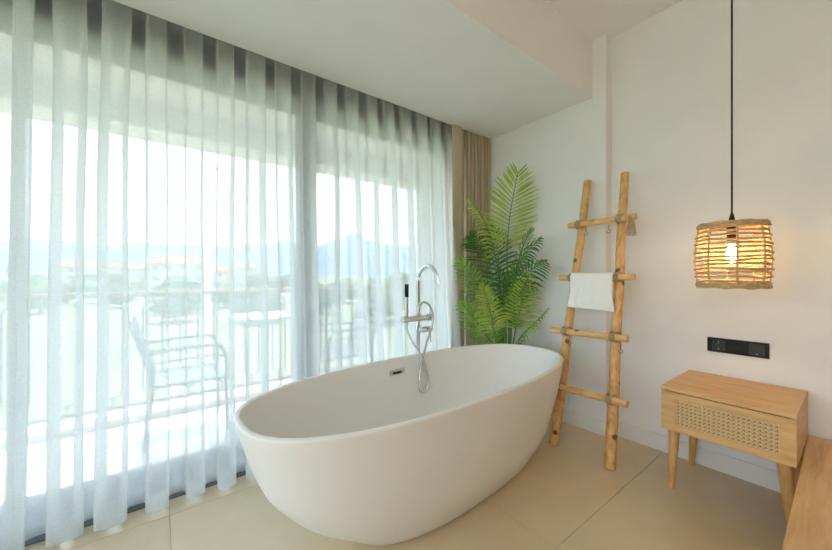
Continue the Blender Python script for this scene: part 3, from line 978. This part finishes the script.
# shade radius along the height: a gentle barrel
def shade_r(z):
    u = (z - lz0) / (lz1 - lz0)
    return .124 + .018 * math.sin(PI * min(1, max(0, u * .85 + .12)))
cam_a = math.atan2(-ly, -lx)          # towards the room side
rib_a = [cam_a + math.radians(8 + 45 * k) for k in range(NR)]
for a in rib_a:
    pts = []
    for i in range(9):
        z = lz0 + .01 + (lz1 - lz0 - .02) * i / 8
        pts.append((shade_r(z) * math.cos(a), shade_r(z) * math.sin(a), z))
    MB().tube(pts, .0052, 6).build('rib', ROPE, pl, smooth=True)
rows = 13
for r in range(rows):
    zc = lz0 + .036 + (lz1 - lz0 - .082) * r / (rows - 1)
    knots = [rnd.uniform(-.005, .005) for _ in range(NR)]
    pts = []; rs = []
    SEG = 7
    for k in range(NR):
        a0 = rib_a[k]; a1 = rib_a[(k + 1) % NR]
        if a1 < a0: a1 += 2 * PI
        s0 = 1 if (k + r) % 2 else -1
        for q in range(SEG):
            u = q / SEG
            a = a0 + (a1 - a0) * u
            R = shade_r(zc)
            # chords between the ribs, weaving in and out of them
            chord = R * math.cos(PI / NR) / math.cos((u - .5) * 2 * PI / NR)
            rad = chord * .55 + R * .45 + .006 * s0 * math.cos(PI * u)
            z = zc + knots[k] * (1 - u) + knots[(k + 1) % NR] * u + .0025 * noise.noise(Vector((r * 3.3, k + u * 2, 5)))
            pts.append((rad * math.cos(a), rad * math.sin(a), z))
            rs.append(.0063 * (1 + .35 * noise.noise(Vector((r * 5.1, (k + u) * 2.5, 1)))))
    MB().tube(pts, rs, 6, closed=True).build('strand', ROPE, pl, smooth=True)
def rim(z, n, name, tilt):
    mb = MB()
    for k in range(n):
        pts = []; rs = []
        for q in range(56):
            a = 2 * PI * q / 56
            zz = z + (k - (n - 1) / 2) * .0085 + .002 * math.sin(a * 9 + k * 2.1)
            R = shade_r(z) + .003 * math.sin(a * 11 + k * 2.6) + .002
            pts.append((R * math.cos(a), R * math.sin(a), zz))
            rs.append(.0075 * (1 + .35 * noise.noise(Vector((q * .7, k * 3, z)))))
        mb.tube(pts, rs, 6, closed=True)
    mb.build(name, ROPE, pl, smooth=True)
rim(lz1 - .014, 3, 'top_rim', 0)
rim(lz0 + .014, 3, 'bottom_rim', 0)

# ------------------------------------------------------------------ wall outlet strip
os_ = empty('outlet_strip', (-.444, YB, .7705), 'black three gang outlet and switch strip on the wall above the nightstand', 'outlet')
w2, h2 = .135, .0435
boxobj('frame', BLACK, os_, (-w2, w2, -.011, 0, -h2, h2), bevel=.002)
for k, nm in enumerate(('power_socket', 'glossy_insert', 'light_switch')):
    cx = (k - 1) * .083 + .003
    if k == 0:
        o = boxobj(nm, BLACK2, os_, (cx - .030, cx + .030, -.0125, -.0105, -.030, .030), bevel=.001)
        # recessed round well with two pin holes and earth clips
        mb = MB(); pr = [(.0215, -.0127), (.0235, -.0150), (.0215, -.0155), (.0195, -.0127)]
        vs = []; fs = []
        S = 28
        for rr_, yy in pr:
            for q in range(S):
                a = 2 * PI * q / S
                vs.append((cx + rr_ * math.cos(a), yy, rr_ * math.sin(a)))
        for i in range(len(pr) - 1):
            for q in range(S):
                fs.append((i * S + q, i * S + (q + 1) % S, (i + 1) * S + (q + 1) % S, (i + 1) * S + q))
        mb.add(vs, fs).build('well_ring', BLACK, o, smooth=True)
        for s in (-1, 1):
            MB().tube([(cx + s * .0095, -.0122, 0), (cx + s * .0095, -.0132, 0)], .003, 10).build('pin_hole', CORD, o)
            MB().box(cx - .0025, cx + .0025, -.016, -.0122, s * .0205 - .002, s * .0205 + .002).build('earth_clip', CHROME, o)
    elif k == 1:
        o = boxobj(nm, BLACK, os_, (cx - .031, cx + .031, -.0145, -.0105, -.030, .030), bevel=.001)
    else:
        o = boxobj(nm, BLACK2, os_, (cx - .033, cx + .033, -.0150, -.0105, -.033, .033), bevel=.0015)
        MB().box(cx - .003, cx + .003, -.0156, -.0148, -.026, -.0225).build('indicator', WHITEM, o)

# ------------------------------------------------------------------ nightstand
X0, X1, Y0, Y1 = -.668, -.166, 2.212, 2.724
ZB, ZT = .356, .590
ns = empty('nightstand', ((X0 + X1) / 2, (Y0 + Y1) / 2, 0), 'oak nightstand with cane drawer front and splayed legs below the pendant', 'nightstand')
NV = ((X0 + X1) / 2, (Y0 + Y1) / 2)
def nb(name, mat, b, parent=ns, bevel=.0015):
    return boxobj(name, mat, parent, (b[0] - NV[0], b[1] - NV[0], b[2] - NV[1], b[3] - NV[1], b[4], b[5]), bevel=bevel)
nb('top_board', OAK, (X0, X1, Y0, Y1, ZT - .020, ZT))
nb('side_panel', OAKY, (X0, X0 + .018, Y0 + .004, Y1, ZB, ZT - .0205))
nb('side_panel', OAKY, (X1 - .018, X1, Y0 + .004, Y1, ZB, ZT - .0205))
nb('bottom_panel', OAK, (X0 + .0185, X1 - .0185, Y0 + .02, Y1, ZB, ZB + .018))
nb('back_panel', OAK, (X0 + .0185, X1 - .0185, Y1 - .012, Y1, ZB + .0185, ZT - .0205))
# drawer front: a frame of four rails round the cane
df = empty('drawer_front', (0, 0, 0)); df.parent = ns
fx0, fx1, fz0, fz1 = X0 + .002, X1 - .002, ZB + .002, ZT - .0245
cx0, cx1, cz0, cz1 = -.601, -.219, .395, .530
nb('rail', OAK, (fx0, fx1, Y0, Y0 + .018, cz1, fz1), df, .001)
nb('rail', OAK, (fx0, fx1, Y0, Y0 + .018, fz0, cz0), df, .001)
nb('stile', OAK, (fx0, cx0, Y0, Y0 + .018, cz0, cz1), df, 0)
nb('stile', OAK, (cx1, fx1, Y0, Y0 + .018, cz0, cz1), df, 0)
nb('backing', OAKD, (cx0 - .002, cx1 + .002, Y0 + .0155, Y0 + .0178, cz0 - .002, cz1 + .002), df, 0)
mb = MB()
pt = .0182
yc = Y0 + .0065
def strip(ax, az, bx, bz, w, y, th=.0009):
    d = Vector((bx - ax, 0, bz - az)); L = d.length
    if L < .002: return
    d /= L; nn = Vector((-d.z, 0, d.x)) * (w / 2)
    A = Vector((ax - NV[0], y - NV[1], az)); B = Vector((bx - NV[0], y - NV[1], bz))
    t = Vector((0, th, 0))
    mb.add([A - nn, A + nn, B + nn, B - nn, A - nn + t, A + nn + t, B + nn + t, B - nn + t],
           [(0, 1, 2, 3), (7, 6, 5, 4), (0, 4, 5, 1), (1, 5, 6, 2), (2, 6, 7, 3), (3, 7, 4, 0)])
k = 0
while cx0 + pt * k < cx1 + .001:
    for o_ in (-.0023, .0023):
        x = cx0 + pt * k + o_
        if cx0 < x < cx1: strip(x, cz0, x, cz1, .0026, yc)
    k += 1
k = 0
while cz0 + pt * k < cz1 + .001:
    for o_ in (-.0023, .0023):
        z = cz0 + pt * k + o_
        if cz0 < z < cz1: strip(cx0, z, cx1, z, .0026, yc - .001)
    k += 1
hh = cz1 - cz0
k = -int(hh / pt) - 1
while cx0 + pt * k < cx1:
    for sgn in (1, -1):
        xa = cx0 + pt * (k + .5)
        t0 = max(0, cx0 - xa); t1 = min(hh, cx1 - xa)
        if t1 > t0:
            if sgn == 1: strip(xa + t0, cz0 + t0, xa + t1, cz0 + t1, .0026, yc - .002)
            else: strip(xa + t0, cz1 - t0, xa + t1, cz1 - t1, .0026, yc - .003)
    k += 1
cw = mb.build('cane_webbing', CANE, df)
tag(cw, 'pale open weave cane webbing', None, None, 'stuff')
for sx_ in (-1, 1):
    for sy_ in (-1, 1):
        tx, ty = sx_ * .207, sy_ * .19
        bx_, by_ = sx_ * .230, (ty + .028 if sy_ < 0 else ty + .03)
        n_ = 8
        pts = [(bx_ + (tx - bx_) * i / n_, by_ + (ty - by_) * i / n_, ZB * i / n_) for i in range(n_ + 1)]
        pts[0] = (pts[0][0], pts[0][1], .001)
        MB().tube(pts, [.015 + (.027 - .015) * i / n_ for i in range(n_ + 1)], 18).build('leg', OAKLEG, ns, smooth=True)

# ------------------------------------------------------------------ wooden bed platform
bp = empty('bed_platform', (-.1645, YB - .022, 0), 'low wooden platform ledge beside the nightstand', 'platform', rz=.016)
boxobj('top_board', OAKY, bp, (0, 1.2, -2.1, 0, .315, .361), bevel=.003)
boxobj('plinth', OAKY, bp, (.07, 1.15, -2.05, -.03, .0, .315), bevel=.002)
